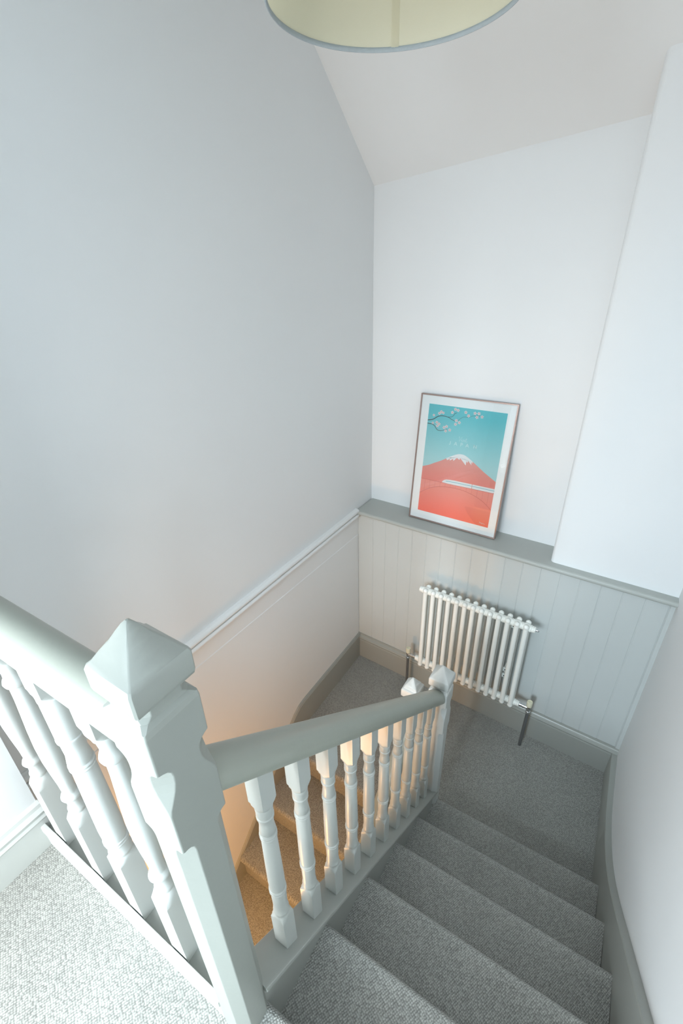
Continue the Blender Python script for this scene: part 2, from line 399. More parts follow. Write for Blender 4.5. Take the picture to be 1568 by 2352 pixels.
# ================================================================== upper flight
stair = empty('upper_staircase', (1.24, -1.4, 0.0), 0, 'grey carpeted flight climbing along the right wall to the landing', 'staircase')
stair_inv = Matrix.Translation((-1.24, 1.4, 0))
def sub(o, par):
    o.parent = par; o.matrix_parent_inverse = Matrix.Translation(-Vector(par.location)) if par.rotation_euler.z == 0 else (Matrix.Translation(par.location) @ Matrix.Rotation(par.rotation_euler.z, 4, 'Z')).inverted()
    return o
for k in range(1, 7):
    z = RISE * k if k < 6 else LZ
    yn = Y1 - GO * (k - 1)
    mb = MB()
    depth = GO + 0.03 if k < 6 else 0.16
    nosed_slab(mb, yn, yn - depth, z, 0.2, XS - 0.004, Wx(yn), +1, SK, 0.014, drop=(RISE + 0.03) if k > 1 else RISE + 0.02)
    sub(mb.obj('carpeted_step', CARPET), stair)
def zc(y): return 1.113 + 0.814 * (-1.843 - y)       # top of string capping
# outer string below the capping
mb = MB()
ya, yb = -0.79, NY + 0.02
mb.prism_x([(ya, zc(ya) - 0.02), (yb, zc(yb) - 0.02), (yb, zc(yb) - 0.36), (ya, zc(ya) - 0.36)], 0.829, 0.879)
sub(mb.obj('outer_string', TRIM), stair)
# right wall string / skirting following the stairs
mb = MB()
top = [(0.02, 0.172), (-0.2, 0.166), (-0.33, 0.160), (-0.42, 0.168), (-0.50, 0.188), (-0.58, 0.215), (-0.66, 0.25), (-0.74, 0.295), (-0.82, 0.35), (-0.90, 0.41), (-1.03, 0.525), (-1.16, 0.643), (-1.47, 0.925), (-1.95, 1.352), (-2.05, 1.36), (-4.5, 1.36)]
# smooth the curve
R = []
tp = []
for i in range(len(top) - 1):
    (a, b), (c, d) = top[i], top[i + 1]
    for t in (0, 0.5): tp.append((a + (c - a) * t, b + (d - b) * t))
tp.append(top[-1])
for i in range(2): tp = [tp[0]] + [((tp[j - 1][0] + 2 * tp[j][0] + tp[j + 1][0]) / 4, (tp[j - 1][1] + 2 * tp[j][1] + tp[j + 1][1]) / 4) for j in range(1, len(tp) - 1)] + [tp[-1]]
for y, z in tp:
    x = Wx(y); zb = max(-0.02, z - 0.55)
    R.append([(x, y, zb), (x, y, z - 0.004), (x + 0.003, y, z), (x + 0.029, y, z), (x + 0.029, y, zb)])
mb.rings(R, True)
struct(mb.obj('baseboard_right', TRIM), 'grey skirting curving up the right wall beside the stairs', 'skirting')
# joint line of the raised board over the first steps
# ================================================================== far and left skirtings
mb = MB()
prof = [(0.03, 0.0), (0.0, 0.0), (0.0, 0.150), (0.002, 0.156), (0.0035, 0.160), (-0.002, 0.164), (-0.004, 0.172), (0.0005, 0.181), (0.008, 0.186), (0.012, 0.191), (0.014, 0.200), (0.030, 0.202)]
mb.prism_x(prof, -0.01, 1.63)
struct(far(mb.obj('baseboard_far', TRIM)), 'grey moulded skirting under the radiator wall', 'skirting')
mb = MB()
top = [(0.02, 0.200), (-0.3, 0.200), (-0.6, 0.200), (-0.66, 0.199), (-0.71, 0.192), (-0.76, 0.165), (-0.80, 0.130), (-0.84, 0.085), (-0.92, 0.0), (-1.17, -0.235), (-1.39, -0.44), (-1.8, -0.79), (-2.5, -1.38)]
R = []
for y, z in top:
    zb = z - 0.26 if y > -0.7 else z - 0.4
    R.append([(LW, y, zb), (0.0, y, zb), (0.0, y, z - 0.012), (-0.006, y, z), (LW, y, z + 0.002)])
mb.rings(R, False)
struct(mb.obj('baseboard_left', TRIM), 'grey skirting on the left wall bending down beside the lower stairs', 'skirting')
# skirting on the landing side wall
mb = MB()
prof = [(0.146, LZ), (0.168, LZ), (0.168, LZ + 0.105), (0.171, LZ + 0.112), (0.166, LZ + 0.12), (0.169, LZ + 0.132), (0.160, LZ + 0.142), (0.157, LZ + 0.152), (0.146, LZ + 0.158)]
mb.prism_y(prof, -3.72, -1.992)
struct(mb.obj('baseboard_landing', TRIMW), 'pale moulded skirting at the edge of the landing carpet', 'skirting')

# ================================================================== balusters
def bamboo_prof(H, hb, b=0.128, t=0.112, lo=0.1, hi=0.1, s=1.0):
    """ringed turning between a lower and an upper square block. H total."""
    k = H / 0.655
    def ring(z, r): return [(r - 0.0042, z - 0.0078), (r - 0.0010, z - 0.0066), (r + 0.0004, z - 0.0046), (r, z - 0.0022), (r - 0.0030, z), (r, z + 0.0022), (r + 0.0004, z + 0.0046), (r - 0.0010, z + 0.0066), (r - 0.0042, z + 0.0078)]
    P = [(1, -lo), (1, b - 0.004), (hb * 1.405, b - 0.0035), (hb * 1.2, b + 0.003), (hb * 1.0, b + 0.009), (hb * 0.95, b + 0.011)]
    P += [(0.0166 * s, b + 0.016), (0.0178 * s, b + 0.020), (0.0178 * s, b + 0.025), (0.0164 * s, b + 0.028), (0.0160 * s, b + 0.050), (0.0166 * s, b + 0.085)]
    P += ring(0.236 * k, 0.0186 * s)
    P += [(0.0170 * s, 0.236 * k + 0.010), (0.0178 * s, 0.275 * k), (0.0172 * s, 0.33 * k), (0.0158 * s, 0.438 * k - 0.014)]
    P += ring(0.438 * k, 0.0172 * s)
    P += [(0.0164 * s, 0.438 * k + 0.014), (0.0142 * s, 0.438 * k + 0.034), (0.0150 * s, 0.503 * k - 0.012)]
    P += [(0.0170 * s, 0.503 * k - 0.007), (0.0172 * s, 0.503 * k - 0.002), (0.0156 * s, 0.503 * k), (0.0166 * s, 0.503 * k + 0.004), (0.0166 * s, H - t - 0.022)]
    P += [(0.0172 * s, H - t - 0.018), (0.0172 * s, H - t - 0.012), (hb * 0.92, H - t - 0.010), (hb * 1.0, H - t - 0.007), (hb * 1.2, H - t - 0.001), (hb * 1.405, H - t + 0.0055), (1, H - t + 0.006), (1, H + hi)]
    return P
ND = 0.018
bal_mb = MB(); square_lathe(bal_mb, bamboo_prof(0.655, ND, lo=0.012, hi=0.0, t=0.115), ND)

def rail_profile(w, h0, h1):
    """handrail section: (side, up) with small fillet under a domed top"""
    P = [(-w * 0.86, h0), (w * 0.86, h0), (w, h0 + 0.010), (w, h0 + 0.024), (w * 0.93, h0 + 0.034)]
    for k in range(1, 8):
        a = pi * k / 8; P.append((w * 0.93 * cos(a), h0 + 0.034 + (h1 - h0 - 0.034) * sin(a)))
    P += [(-w * 0.93, h0 + 0.034), (-w, h0 + 0.024), (-w, h0 + 0.010)]
    return P
def zr(y): return 0.874 + 0.866 * (-0.774 - y) - 0.030      # underside of the stair handrail

CH = [  # main newel: (half, chamfer, z relative to shoulder=0)
    (0.0396, 0.0015, -0.070), (0.0396, 0.0015, -0.0705)]
def newel_parts(parent, x, y, shoulder, bottom, h=0.0396, z1=(0.070, 0.150), z2=0.232, cw=0.0415, ch=0.019, name='newel_post'):
    mb = MB(); S = shoulder
    prof = [(0.033, 0.012, S + 0.036), (0.033, 0.012, S + 0.012), (h - 0.006, 0.006, S + 0.006), (h - 0.001, 0.002, S), (h, 0.0015, S - 0.008)]
    prof += [(h, 0.0015, S - z1[0])]
    for a, c in ((0.002, 0.35), (0.006, 0.7), (0.012, 0.92), (0.020, 1.0), (0.032, 0.97), (0.045, 0.8), (0.058, 0.5), (0.070, 0.2), (0.080, 0.0)):
        prof.append((h, ch * c, S - z1[0] - a))
    prof += [(h, 0.0015, S - z2)]
    for a, c in ((0.001, 0.4), (0.004, 0.7), (0.009, 0.9), (0.018, 1.0)): prof.append((h, ch * c, S - z2 - a))
    prof += [(h, ch, bottom + 0.06), (h, ch * 0.9, bottom)]
    prof = [q for q in prof if q[2] >= bottom]
    post(mb, prof[::-1], (x, y))
    p = mb.obj(name, NEWEL_SHADED if shoulder > 1.5 else TRIMW, parent, bevel=0.0012)
    mb = MB(); R = []
    cp = [(0.030, 0.020), (cw - 0.004, 0.026), (cw - 0.001, 0.029), (cw, 0.034), (cw, 0.062), (cw - 0.002, 0.067), (cw - 0.007, 0.072), (0.0265, 0.084), (0.0175, 0.096), (0.0095, 0.108), (0.0050, 0.115), (0.0015, 0.1185)]
    for hh, dz in cp:
        c = 0.0025 if hh > 0.01 else 0.0006
        R.append([(x + a, y + b, S + dz) for a, b in ((hh, -hh + c), (hh, hh - c), (hh - c, hh), (-hh + c, hh), (-hh, hh - c), (-hh, -hh + c), (-hh + c, -hh), (hh - c, -hh))])
    mb.rings(R, True)
    c = mb.obj('newel_cap', NEWEL_SHADED if shoulder > 1.5 else TRIMW, p, bevel=0.0010)
    return p

# --- upper stair banister
ban = empty('stair_banister', (0, 0, 0), 0, 'pale grey banister with ten ringed balusters descending beside the carpeted flight', 'banister')
mb = MB()
ya, yb = -0.80, NY + 0.03
cap = [(-0.036, -0.024), (0.036, -0.024), (0.041, -0.018), (0.042, -0.010), (0.040, -0.003), (0.034, 0.0), (-0.034, 0.0), (-0.040, -0.003), (-0.042, -0.010), (-0.041, -0.018)]
mb.rings([[(0.851 + a, ya, zc(ya) + b) for a, b in cap], [(0.851 + a, yb, zc(yb) + b) for a, b in cap]], True)
mb.obj('string_capping', TRIM, ban, bevel=0.0015)
mb = MB()
ya, yb = -0.81, NY + 0.03
L = 1 / sqrt(1 + 0.866 ** 2)
prf = rail_profile(0.034, 0.0, 0.066)
mb.rings([[(0.851 + a, ya, zr(ya) + b) for a, b in prf], [(0.851 + a, yb, zr(yb) + b) for a, b in prf]], True)
mb.obj('handrail', RAILM, ban)
b0 = None
for k in range(10):
    y = -1.825 + 0.1008 * k
    H = zr(y) - zc(y) + 0.012
    if b0 is None:
        b0 = bal_mb.obj('baluster', BAL_SHADED, ban, bevel=0.0006); b0.location = (0.851, y, zc(y)); o = b0
    else: o = dup(b0, ban, (0.851, y, zc(y)))
    o.scale = (1, 1, H / 0.655)
newel_parts(ban, NX, NY, 2.055, LZ - 0.25)
nf = newel_parts(ban, 0.851, -0.7963, 0.945, -0.02, h=0.0405, cw=0.0425)

# --- landing banister
gb = empty('landing_banister', (NX, NY, 0), G_A, 'thick pale banister guarding the sunlit landing, left of the large newel post', 'banister')
def gx(x): return x - NX
prf = rail_profile(0.035, 1.972, 2.036)
mb = MB(); mb.rings([[(gx(0.135), a, b) for a, b in prf], [(-0.03, a, b) for a, b in prf]], True); mb.obj('handrail', RAILM, gb)
mb = MB()
prof = [(-0.036, LZ + 0.0), (-0.036, LZ + 0.060), (-0.039, LZ + 0.064), (-0.039, LZ + 0.084), (-0.035, LZ + 0.088), (-0.026, LZ + 0.088), (-0.025, LZ + 0.062), (0.026, LZ + 0.062), (0.027, LZ + 0.078), (0.038, LZ + 0.078), (0.038, LZ - 0.28), (0.02, LZ - 0.28), (0.02, LZ + 0.0)]
mb.prism_x(prof, gx(0.150), -0.03); mb.obj('base_rail', TRIMW, gb, bevel=0.0012)
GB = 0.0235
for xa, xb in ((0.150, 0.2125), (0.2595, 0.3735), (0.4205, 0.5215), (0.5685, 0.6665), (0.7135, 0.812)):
    mb = MB(); mb.box((gx(xa), -0.0245, LZ + 0.060), (gx(xb), 0.0245, LZ + 0.066)); mb.obj('infill_shade_strip', TRIM, gb)  # infill in darker paint, standing in for shade in the recess
def vase_prof(H, hb):
    b, t = 0.25, 0.075
    P = [(1, -0.006), (1, b - 0.014), (hb * 1.38, b - 0.012), (hb * 1.1, b + 0.004), (hb * 0.92, b + 0.012), (0.0178, b + 0.018)]
    P += [(0.0190, b + 0.024), (0.0190, b + 0.030), (0.0160, b + 0.034), (0.0150, b + 0.050), (0.0158, b + 0.060)]
    P += [(0.0195, b + 0.064), (0.0215, b + 0.070), (0.0195, b + 0.076), (0.0150, b + 0.080)]
    for f, r in ((0, .0138), (.1, .0150), (.22, .0180), (.36, .0208), (.5, .0214), (.64, .0198), (.78, .0172), (.9, .0152), (1, .0145)):
        P.append((r, b + 0.084 + f * (H - t - 0.075 - b - 0.084)))
    e = H - t
    P += [(0.0190, e - 0.070), (0.0210, e - 0.063), (0.0190, e - 0.056), (0.0158, e - 0.051), (0.0150, e - 0.040), (0.0170, e - 0.022), (0.0200, e - 0.016), (0.0200, e - 0.010), (hb * 0.92, e - 0.008), (hb * 1.1, e - 0.002), (hb * 1.38, e + 0.008), (1, e + 0.010), (1, H)]
    return P
HG = 1.975 - (LZ + 0.062)
vm = MB(); square_lathe(vm, vase_prof(HG, GB), GB)
v0 = vm.obj('baluster', TRIMW, gb, bevel=0.0006, loc=(gx(0.236), 0, LZ + 0.062))
dup(v0, gb, (gx(0.397), 0, LZ + 0.062)); dup(v0, gb, (gx(0.690), 0, LZ + 0.062))
bm_ = MB(); square_lathe(bm_, bamboo_prof(HG, GB, b=0.235, t=0.075, lo=0.005, hi=0.0, s=1.35), GB)
o = bm_.obj('baluster', TRIMW, gb, bevel=0.0006, loc=(gx(0.545), 0, LZ + 0.062)); o['label'] = 'ringed straight baluster unlike its vase-shaped neighbours'

# ================================================================== lower flight
low = empty('lower_staircase', (0.4, -1.5, -0.6), 0, 'carpeted flight glowing orange, descending beside the left wall', 'staircase')
for k in range(1, 8):
    z = -RISE * 1.01 * k; yn = -0.862 - 0.24 * k
    mb = MB()
    nosed_slab(mb, yn, yn + 0.24 + 0.03, z, 0.2, -0.001, 0.80, -1, 0.0, 0.019, drop=RISE * 1.01 + 0.02)
    sub(mb.obj('carpeted_step', CARPET), low)
def zl(y): return 0.05 + 0.79 * (y + 0.83)
mb = MB(); ya, yb = -0.80, -2.3
mb.prism_x([(ya, zl(ya)), (yb, zl(yb)), (yb, zl(yb) - 0.4), (ya, zl(ya) - 0.4)], 0.71, 0.765); sub(mb.obj('outer_string', TRIM), low)
# --- lower banister (mostly hidden behind the upper one)
lb = empty('lower_banister', (0, 0, 0), 0, 'lower banister with pyramid-capped newel beside the half landing carpet', 'banister')
newel_parts(lb, 0.740, -0.83, 0.845, -0.3, h=0.036, cw=0.038)
mb = MB(); zlr = lambda y: 0.50 + 0.79 * (y + 1.07)
ya, yb = -0.85, -2.2
mb.rings([[(0.740 + a, ya, zlr(ya) - 0.03 + b) for a, b in prf_] for prf_ in (rail_profile(0.034, 0.0, 0.06),)] + [[(0.740 + a, yb, zlr(yb) - 0.03 + b) for a, b in rail_profile(0.034, 0.0, 0.06)]], True)
mb.obj('handrail', RAILM, lb)
for k in range(6):
    y = -0.95 - 0.1 * k
    o = dup(b0, lb, (0.74, y, zl(y))); o.scale = (0.95, 0.95, (zlr(y) - 0.02 - zl(y)) / 0.655)

def recentre(e, local):
    """moves a thing's empty to its base, keeping its parts where they are"""
    v = Vector(local)
    for ch in [o for o in bpy.data.objects if o.parent == e]: ch.location = Vector(ch.location) - v
    e.location = Vector(e.location) + Matrix.Rotation(e.rotation_euler.z, 3, 'Z') @ v
recentre(ban, (0.851, -1.4, 0.7)); recentre(gb, (-0.35, 0, LZ)); recentre(lb, (0.74, -1.4, -0.3)); recentre(ledge, (0.8, 0.1, HC - 0.03))
# ================================================================== radiator
rad = empty('radiator', (0.79, -0.08, 0.28), 0, 'white thirteen-section column radiator against the grey boarded wall', 'radiator')
rad.matrix_world = Matrix.Rotation(FA, 4, 'Z')
rad.location = (0, 0, 0); rad.rotation_euler = (0, 0, FA)
RX0 = 0.5135; PY_F, PY_R = -0.108, -0.064; ZT, ZB = 0.882, 0.284; TR = 0.0125
PM = (PY_F + PY_R) / 2
mb = MB()
for py in (PY_F, PY_R):
    mb.tube([(0, py, ZB + 0.018), (0, py, ZT - 0.018)], TR, 14)
for zt, sg in ((ZT, 1), (ZB, -1)):
    # curved head joining the two tubes
    pts = []
    for k in range(9):
        a = pi * k / 8
        pts.append((0, PM - 0.022 * cos(a), zt - sg * 0.030 + sg * 0.010 * sin(a)))
    mb.tube(pts, [TR * (1.0 + 0.10 * sin(pi * k / 8)) for k in range(9)], 14)
    # hub barrel through the head
    prof = [(0.0180, -0.023), (0.0200, -0.0218), (0.0200, -0.0175), (0.0182, -0.016), (0.0205, -0.013), (0.0225, -0.005), (0.0225, 0.005), (0.0205, 0.013), (0.0182, 0.016), (0.0200, 0.0175), (0.0200, 0.0218), (0.0180, 0.023)]
    mb.lathe(prof, (0, PM, zt - sg * 0.030), 'x', 18)
    # front boss
    for py in (PY_F, PY_R):
        mb.lathe([(0.002, -0.0145), (0.008, -0.012), (0.0128, -0.007), (0.0145, 0), (0.0128, 0.007), (0.008, 0.012), (0.002, 0.0145)], (0, py, zt - sg * 0.0165), 'z', 14)
sec = mb.obj('radiator_section', RADW, rad, loc=(RX0, 0, 0))
for k in range(1, 13): dup(sec, rad, (RX0 + 0.046 * k, 0, 0))
XE = RX0 + 0.046 * 12
def plug(x, z, s):
    mb = MB(); prof = [(0.0165, 0), (0.0175, 0.002), (0.0175, 0.009), (0.0155, 0.010), (0.0165, 0.012), (0.0165, 0.018), (0.0125, 0.020), (0.004, 0.021)]
    mb.lathe([(r, s * h) for r, h in prof], (x + s * 0.023, PM, z), 'x', 20); return mb.obj('end_plug', RADW, rad)
plug(RX0, ZT - 0.03, -1); plug(XE, ZT - 0.03, 1); plug(RX0, ZB + 0.03, -1); plug(XE, ZB + 0.03, 1)
mb = MB(); mb.lathe([(0.006, 0), (0.006, 0.008), (0.0045, 0.009), (0.0045, 0.016), (0.003, 0.018)], (XE + 0.042, PM, ZT - 0.03), 'x', 12); mb.obj('bleed_valve', CHROME, rad)
def valve(x, s):
    z = ZB + 0.03
    mb = MB()
    mb.lathe([(0.010, 0), (0.0125, 0.002), (0.0125, 0.010), (0.0095, 0.012), (0.0095, 0.018), (0.012, 0.020), (0.012, 0.026), (0.009, 0.028), (0.009, 0.048)], (min(x, x + s * 0.05) if s > 0 else x - 0.048, PM, z), 'x', 18)
    xc = x + s * 0.052
    mb.lathe([(0.009, -0.036), (0.0125, -0.034), (0.0125, -0.022), (0.010, -0.020), (0.011, -0.010), (0.0125, 0.0), (0.011, 0.012), (0.008, 0.018), (0.008, 0.026)], (xc, PM, z), 'z', 18)
    v = mb.obj('radiator_valve', CHROME, rad)
    mb = MB()
    mb.lathe([(0.0125, 0.014), (0.0145, 0.016), (0.0152, 0.030), (0.0150, 0.046), (0.0142, 0.050), (0.0105, 0.051), (0.0100, 0.0485), (0.001, 0.0485)], (xc, PM, z), 'z', 22)
    c = mb.obj('valve_cap', CREAM, v); c['label'] = 'cream plastic cap'
    mb = MB(); mb.tube([(xc, PM, z - 0.03), (xc - s * 0.002, PM, 0.0)], 0.0088, 14); p = mb.obj('pipe', PIPE, v); p['label'] = 'dark bare feed pipe'
valve(RX0 - 0.042, -1); valve(XE + 0.042, 1)
for px, pz in ((1.5, ZT - 0.085), (1.5, ZB + 0.165), (10.5, ZT - 0.085), (10.5, ZB + 0.150), (10.5, ZB + 0.195)):
    mb = MB(); xx = RX0 + 0.046 * px
    mb.box((xx - 0.012, -0.050, pz - 0.014), (xx + 0.012, -0.044, pz + 0.014))
    mb.box((xx - 0.010, -0.046, pz - 0.004), (xx + 0.010, 0.020, pz + 0.004))
    bk = mb.obj('bracket', RADW, rad, bevel=0.0015)
    mb = MB(); mb.lathe([(0.004, -0.0), (0.004, 0.002)], (0, 0, 0), 'z', 10)
    sc = mb.obj('screw', DARK, bk); sc.location = (xx, -0.050, pz); sc.rotation_euler = (pi / 2, 0, 0)

recentre(rad, (0.79, -0.08, 0.0))
# ================================================================== framed poster
k_ = (0.168 - 0.09) / (1.89 - 1.193); lean = atan(k_)
pic = empty('framed_poster', (0, 0, 0), 0, 'copper-framed blue and red mountain travel poster leaning on the ledge', 'picture')
pic.matrix_world = Matrix.Rotation(FA, 4, 'Z') @ Matrix.Translation((0.289, 0.0905, HC + 0.0023)) @ Matrix.Rotation(-lean, 4, 'X')
loc_, rot_, _s = pic.matrix_world.decompose(); pic.location = loc_; pic.rotation_mode = 'XYZ'; pic.rotation_euler = rot_.to_euler()
FWd, FH = 0.5065, 0.712
# local: x right, z up, y into the wall; the front of the frame at y=0
mb = MB()
fwid = 0.0062; fd = 0.020
def mitre(o, i, y0, y1):
    x0, z0, x1, z1 = o; a0, c0, a1, c1 = i
    n = len(mb.v)
    for y in (y0, y1):
        mb.v += [(x0, y, z0), (x1, y, z0), (x1, y, z1), (x0, y, z1), (a0, y, c0), (a1, y, c0), (a1, y, c1), (a0, y, c1)]
    for j in range(4):
        k = (j + 1) % 4
        mb.face((n + j, n + k, n + 4 + k, n + 4 + j)); mb.face((n + 8 + j, n + 8 + 4 + j, n + 8 + 4 + k, n + 8 + k))
        mb.face((n + j, n + 8 + j, n + 8 + k, n + k)); mb.face((n + 4 + j, n + 4 + k, n + 12 + k, n + 12 + j))
mitre((0, 0, FWd, FH), (fwid, fwid, FWd - fwid, FH - fwid), 0, fd)
mb.obj('frame', FRAME, pic, bevel=0.0012)
mb = MB(); mb.box((0.003, 0.012, 0.003), (FWd - 0.003, 0.018, FH - 0.003)); mb.obj('backing', BACKB, pic)
mb = MB(); mb.box((fwid - 0.001, 0.0085, fwid - 0.001), (FWd - fwid + 0.001, 0.0120, FH - fwid + 0.001)); mb.obj('mount', PAPER, pic)
mb = MB(); mb.box((fwid - 0.001, 0.0035, fwid - 0.001), (FWd - fwid + 0.001, 0.0050, FH - fwid + 0.001)); mb.obj('glass_pane', GLASS, pic)

# the print: flat shapes of coloured ink
def grad_mat(name, lo, hi, z0, z1):
    m = bpy.data.materials.new(name); m.use_nodes = True; nt = m.node_tree; b = nt.nodes['Principled BSDF']
    tc = nt.nodes.new('ShaderNodeTexCoord'); sp = nt.nodes.new('ShaderNodeSeparateXYZ'); nt.links.new(tc.outputs['Object'], sp.inputs[0])
    mr = nt.nodes.new('ShaderNodeMapRange'); mr.inputs[1].default_value = z0; mr.inputs[2].default_value = z1; nt.links.new(sp.outputs[2], mr.inputs[0])
    nz = nt.nodes.new('ShaderNodeTexNoise'); nz.inputs['Scale'].default_value = 900; nt.links.new(tc.outputs['Object'], nz.inputs['Vector'])
    ad = nt.nodes.new('ShaderNodeMath'); ad.operation = 'MULTIPLY_ADD'; ad.inputs[1].default_value = 0.16; ad.inputs[2].default_value = -0.08; nt.links.new(nz.outputs['Fac'], ad.inputs[0])
    a2 = nt.nodes.new('ShaderNodeMath'); a2.operation = 'ADD'; nt.links.new(mr.outputs[0], a2.inputs[0]); nt.links.new(ad.outputs[0], a2.inputs[1])
    mx = nt.nodes.new('ShaderNodeMix'); mx.data_type = 'RGBA'; mx.inputs[6].default_value = lo; mx.inputs[7].default_value = hi
    nt.links.new(a2.outputs[0], mx.inputs[0]); nt.links.new(mx.outputs[2], b.inputs['Base Color']); b.inputs['Roughness'].default_value = 0.6
    return m
INK = [grad_mat('ink_sky', srgb(176, 220, 222), srgb(98, 200, 207), 0.36, 0.62),
       grad_mat('ink_mountain', srgb(240, 136, 122), srgb(228, 160, 150), 0.22, 0.38),
       grad_mat('ink_ground', srgb(255, 122, 102), srgb(242, 156, 142), 0.06, 0.22),
       mat('ink_snow', srgb(232, 236, 236), 0.6), mat('ink_branch', srgb(62, 70, 74), 0.6), mat('ink_blossom', srgb(240, 222, 220), 0.6),
       mat('ink_blossom_heart', srgb(214, 120, 112), 0.6), mat('ink_line', srgb(206, 102, 92), 0.6), mat('ink_stripe', srgb(120, 196, 206), 0.6),
       grad_mat('ink_shade', srgb(243, 108, 90), srgb(240, 152, 138), 0.055, 0.20), mat('ink_lettering', srgb(206, 238, 238), 0.6)]
mb = MB()
YL = 0.0083
def poly(pts, mi, lay):
    mb.m = mi; n = len(mb.v); mb.v += [(x, YL - 0.00012 * lay, z) for x, z in pts]; mb.face([n + i for i in range(len(pts))])
def fan(base, line, mi, lay):
    """fills between a lower z and a polyline, as quads"""
    for (a, b), (c, d) in zip(line[:-1], line[1:]):
        lo = base if not callable(base) else None
        poly([(a, base(a) if callable(base) else base), (c, base(c) if callable(base) else base), (c, d), (a, b)], mi, lay)
def stroke(pts, w, mi, lay):
    P = [Vector(p) for p in pts]
    for i in range(len(P) - 1):
        d = (P[i + 1] - P[i]); 
        if d.length < 1e-6: continue
        d.normalize(); nrm = Vector((-d.y, d.x))
        w0 = w[i] if isinstance(w, list) else w; w1 = w[i + 1] if isinstance(w, list) else w
        a = P[i] - d * w0 * 0.2; b = P[i + 1] + d * w1 * 0.2
        poly([tuple(a - nrm * w0 / 2), tuple(b - nrm * w1 / 2), tuple(b + nrm * w1 / 2), tuple(a + nrm * w0 / 2)], mi, lay)
def smooth_line(pts, n=6):
    out = []
    for i in range(len(pts) - 1):
        p0 = pts[max(i - 1, 0)]; p1 = pts[i]; p2 = pts[i + 1]; p3 = pts[min(i + 2, len(pts) - 1)]
        for k in range(n):
            t = k / n
            out.append(tuple(0.5 * ((2 * p1[j]) + (-p0[j] + p2[j]) * t + (2 * p0[j] - 5 * p1[j] + 4 * p2[j] - p3[j]) * t * t + (-p0[j] + 3 * p1[j] - 3 * p2[j] + p3[j]) * t ** 3) for j in (0, 1)))
    out.append(pts[-1]); return out
X0, X1, Z0, Z1 = 0.0495, 0.4600, 0.0530, 0.6620
poly([(X0, Z0), (X1, Z0), (X1, Z1), (X0, Z1)], 0, 0)
mnt = smooth_line([(X0, 0.3155), (0.087, 0.331), (0.115, 0.347), (0.142, 0.361), (0.170, 0.378), (0.190, 0.391), (0.213, 0.4045), (0.239, 0.4175), (0.2657, 0.421), (0.2894, 0.4145), (0.3189, 0.3975), (0.3382, 0.386), (0.368, 0.3657), (0.3972, 0.347), (0.4259, 0.3306), (X1, 0.311)], 3)
fan(0.2460, mnt, 1, 1)
# snow cap with ragged lower edge
snow_low = [(0.1795, 0.3845), (0.186, 0.3755), (0.212, 0.3935), (0.2015, 0.3765), (0.2278, 0.3955), (0.221, 0.3780), (0.2378, 0.3970), (0.2540, 0.3900), (0.2555, 0.4010), (0.2917, 0.3670), (0.2895, 0.3955), (0.2985, 0.3805), (0.3000, 0.3945), (0.3222, 0.3740), (0.3165, 0.3905), (0.3241, 0.3900)]
top_f = [(x, z) for x, z in mnt if 0.176 < x < 0.328]
def mz(x):
    for (a, b), (c, d) in zip(mnt[:-1], mnt[1:]):
        if a <= x <= c: return b + (d - b) * (x - a) / (c - a)
    return 0.39
def snow_shape(xs):
    for i in range(0, len(xs) - 1):
        pass
core = [(0.186, 0.388), (0.212, 0.3935), (0.2278, 0.3955), (0.2378, 0.3970), (0.2555, 0.4010), (0.2895, 0.3955), (0.3000, 0.3945), (0.3165, 0.3905), (0.3241, 0.3900)]
xs = [0.1800 + i * (0.3245 - 0.18) / 24 for i in range(25)]
def cz_(x):
    if x <= core[0][0]: return min(mz(x) - 0.0005, 0.386)
    for (a, b), (c, d) in zip(core[:-1], core[1:]):
        if a <= x <= c: return b + (d - b) * (x - a) / (c - a)
    return core[-1][1]
for a, b in zip(xs[:-1], xs[1:]):
    poly([(a, min(cz_(a), mz(a))), (b, min(cz_(b), mz(b))), (b, mz(b) + 0.001), (a, mz(a) + 0.001)], 3, 3)
for tri in (((0.1795, 0.3865), (0.186, 0.3755), (0.214, 0.396)), ((0.200, 0.394), (0.2015, 0.3765), (0.2285, 0.397)), ((0.219, 0.396), (0.221, 0.378), (0.239, 0.399)), ((0.238, 0.399), (0.254, 0.390), (0.2565, 0.402)),
            ((0.2555, 0.4015), (0.2917, 0.367), (0.291, 0.398)), ((0.287, 0.397), (0.2985, 0.3805), (0.301, 0.3955)), ((0.298, 0.396), (0.3222, 0.374), (0.3175, 0.3915)), ((0.315, 0.392), (0.3260, 0.384), (0.3250, 0.392))):
    poly(list(tri), 3, 3)
# ground under the bridge
poly([(X0, Z0), (X1, Z0), (X1, 0.2460), (X0, 0.2460)], 2, 2)
hill = [(0.2957, 0.2280), (0.2990, 0.2050), (0.3074, 0.1717), (0.3180, 0.1430), (0.3311, 0.1168), (0.3595, 0.0835), (0.3841, 0.0615), (0.396, Z0)]
hill = smooth_line(hill, 2)
for (a, b), (c, d) in zip(hill[:-1], hill[1:]): poly([(a, b), (c, d), (X1, d), (X1, b)], 9, 3) if b < 0.155 else None
rail = [(X0, 0.2455), (0.19, 0.2460), (0.33, 0.2475), (X1, 0.2480)]
stroke(rail, 0.0016, 7, 4)
arch = smooth_line([(X0, 0.158), (0.0734, 0.1766), (0.1089, 0.1995), (0.1487, 0.2149), (0.1926, 0.2242), (0.248, 0.2298), (0.3072, 0.2257), (0.3669, 0.2104), (0.4153, 0.1888), (X1, 0.155)], 4)
stroke(arch, 0.0016, 7, 4)
def az(x):
    for (a, b), (c, d) in zip(arch[:-1], arch[1:]):
        if a <= x <= c: return b + (d - b) * (x - a) / (c - a)
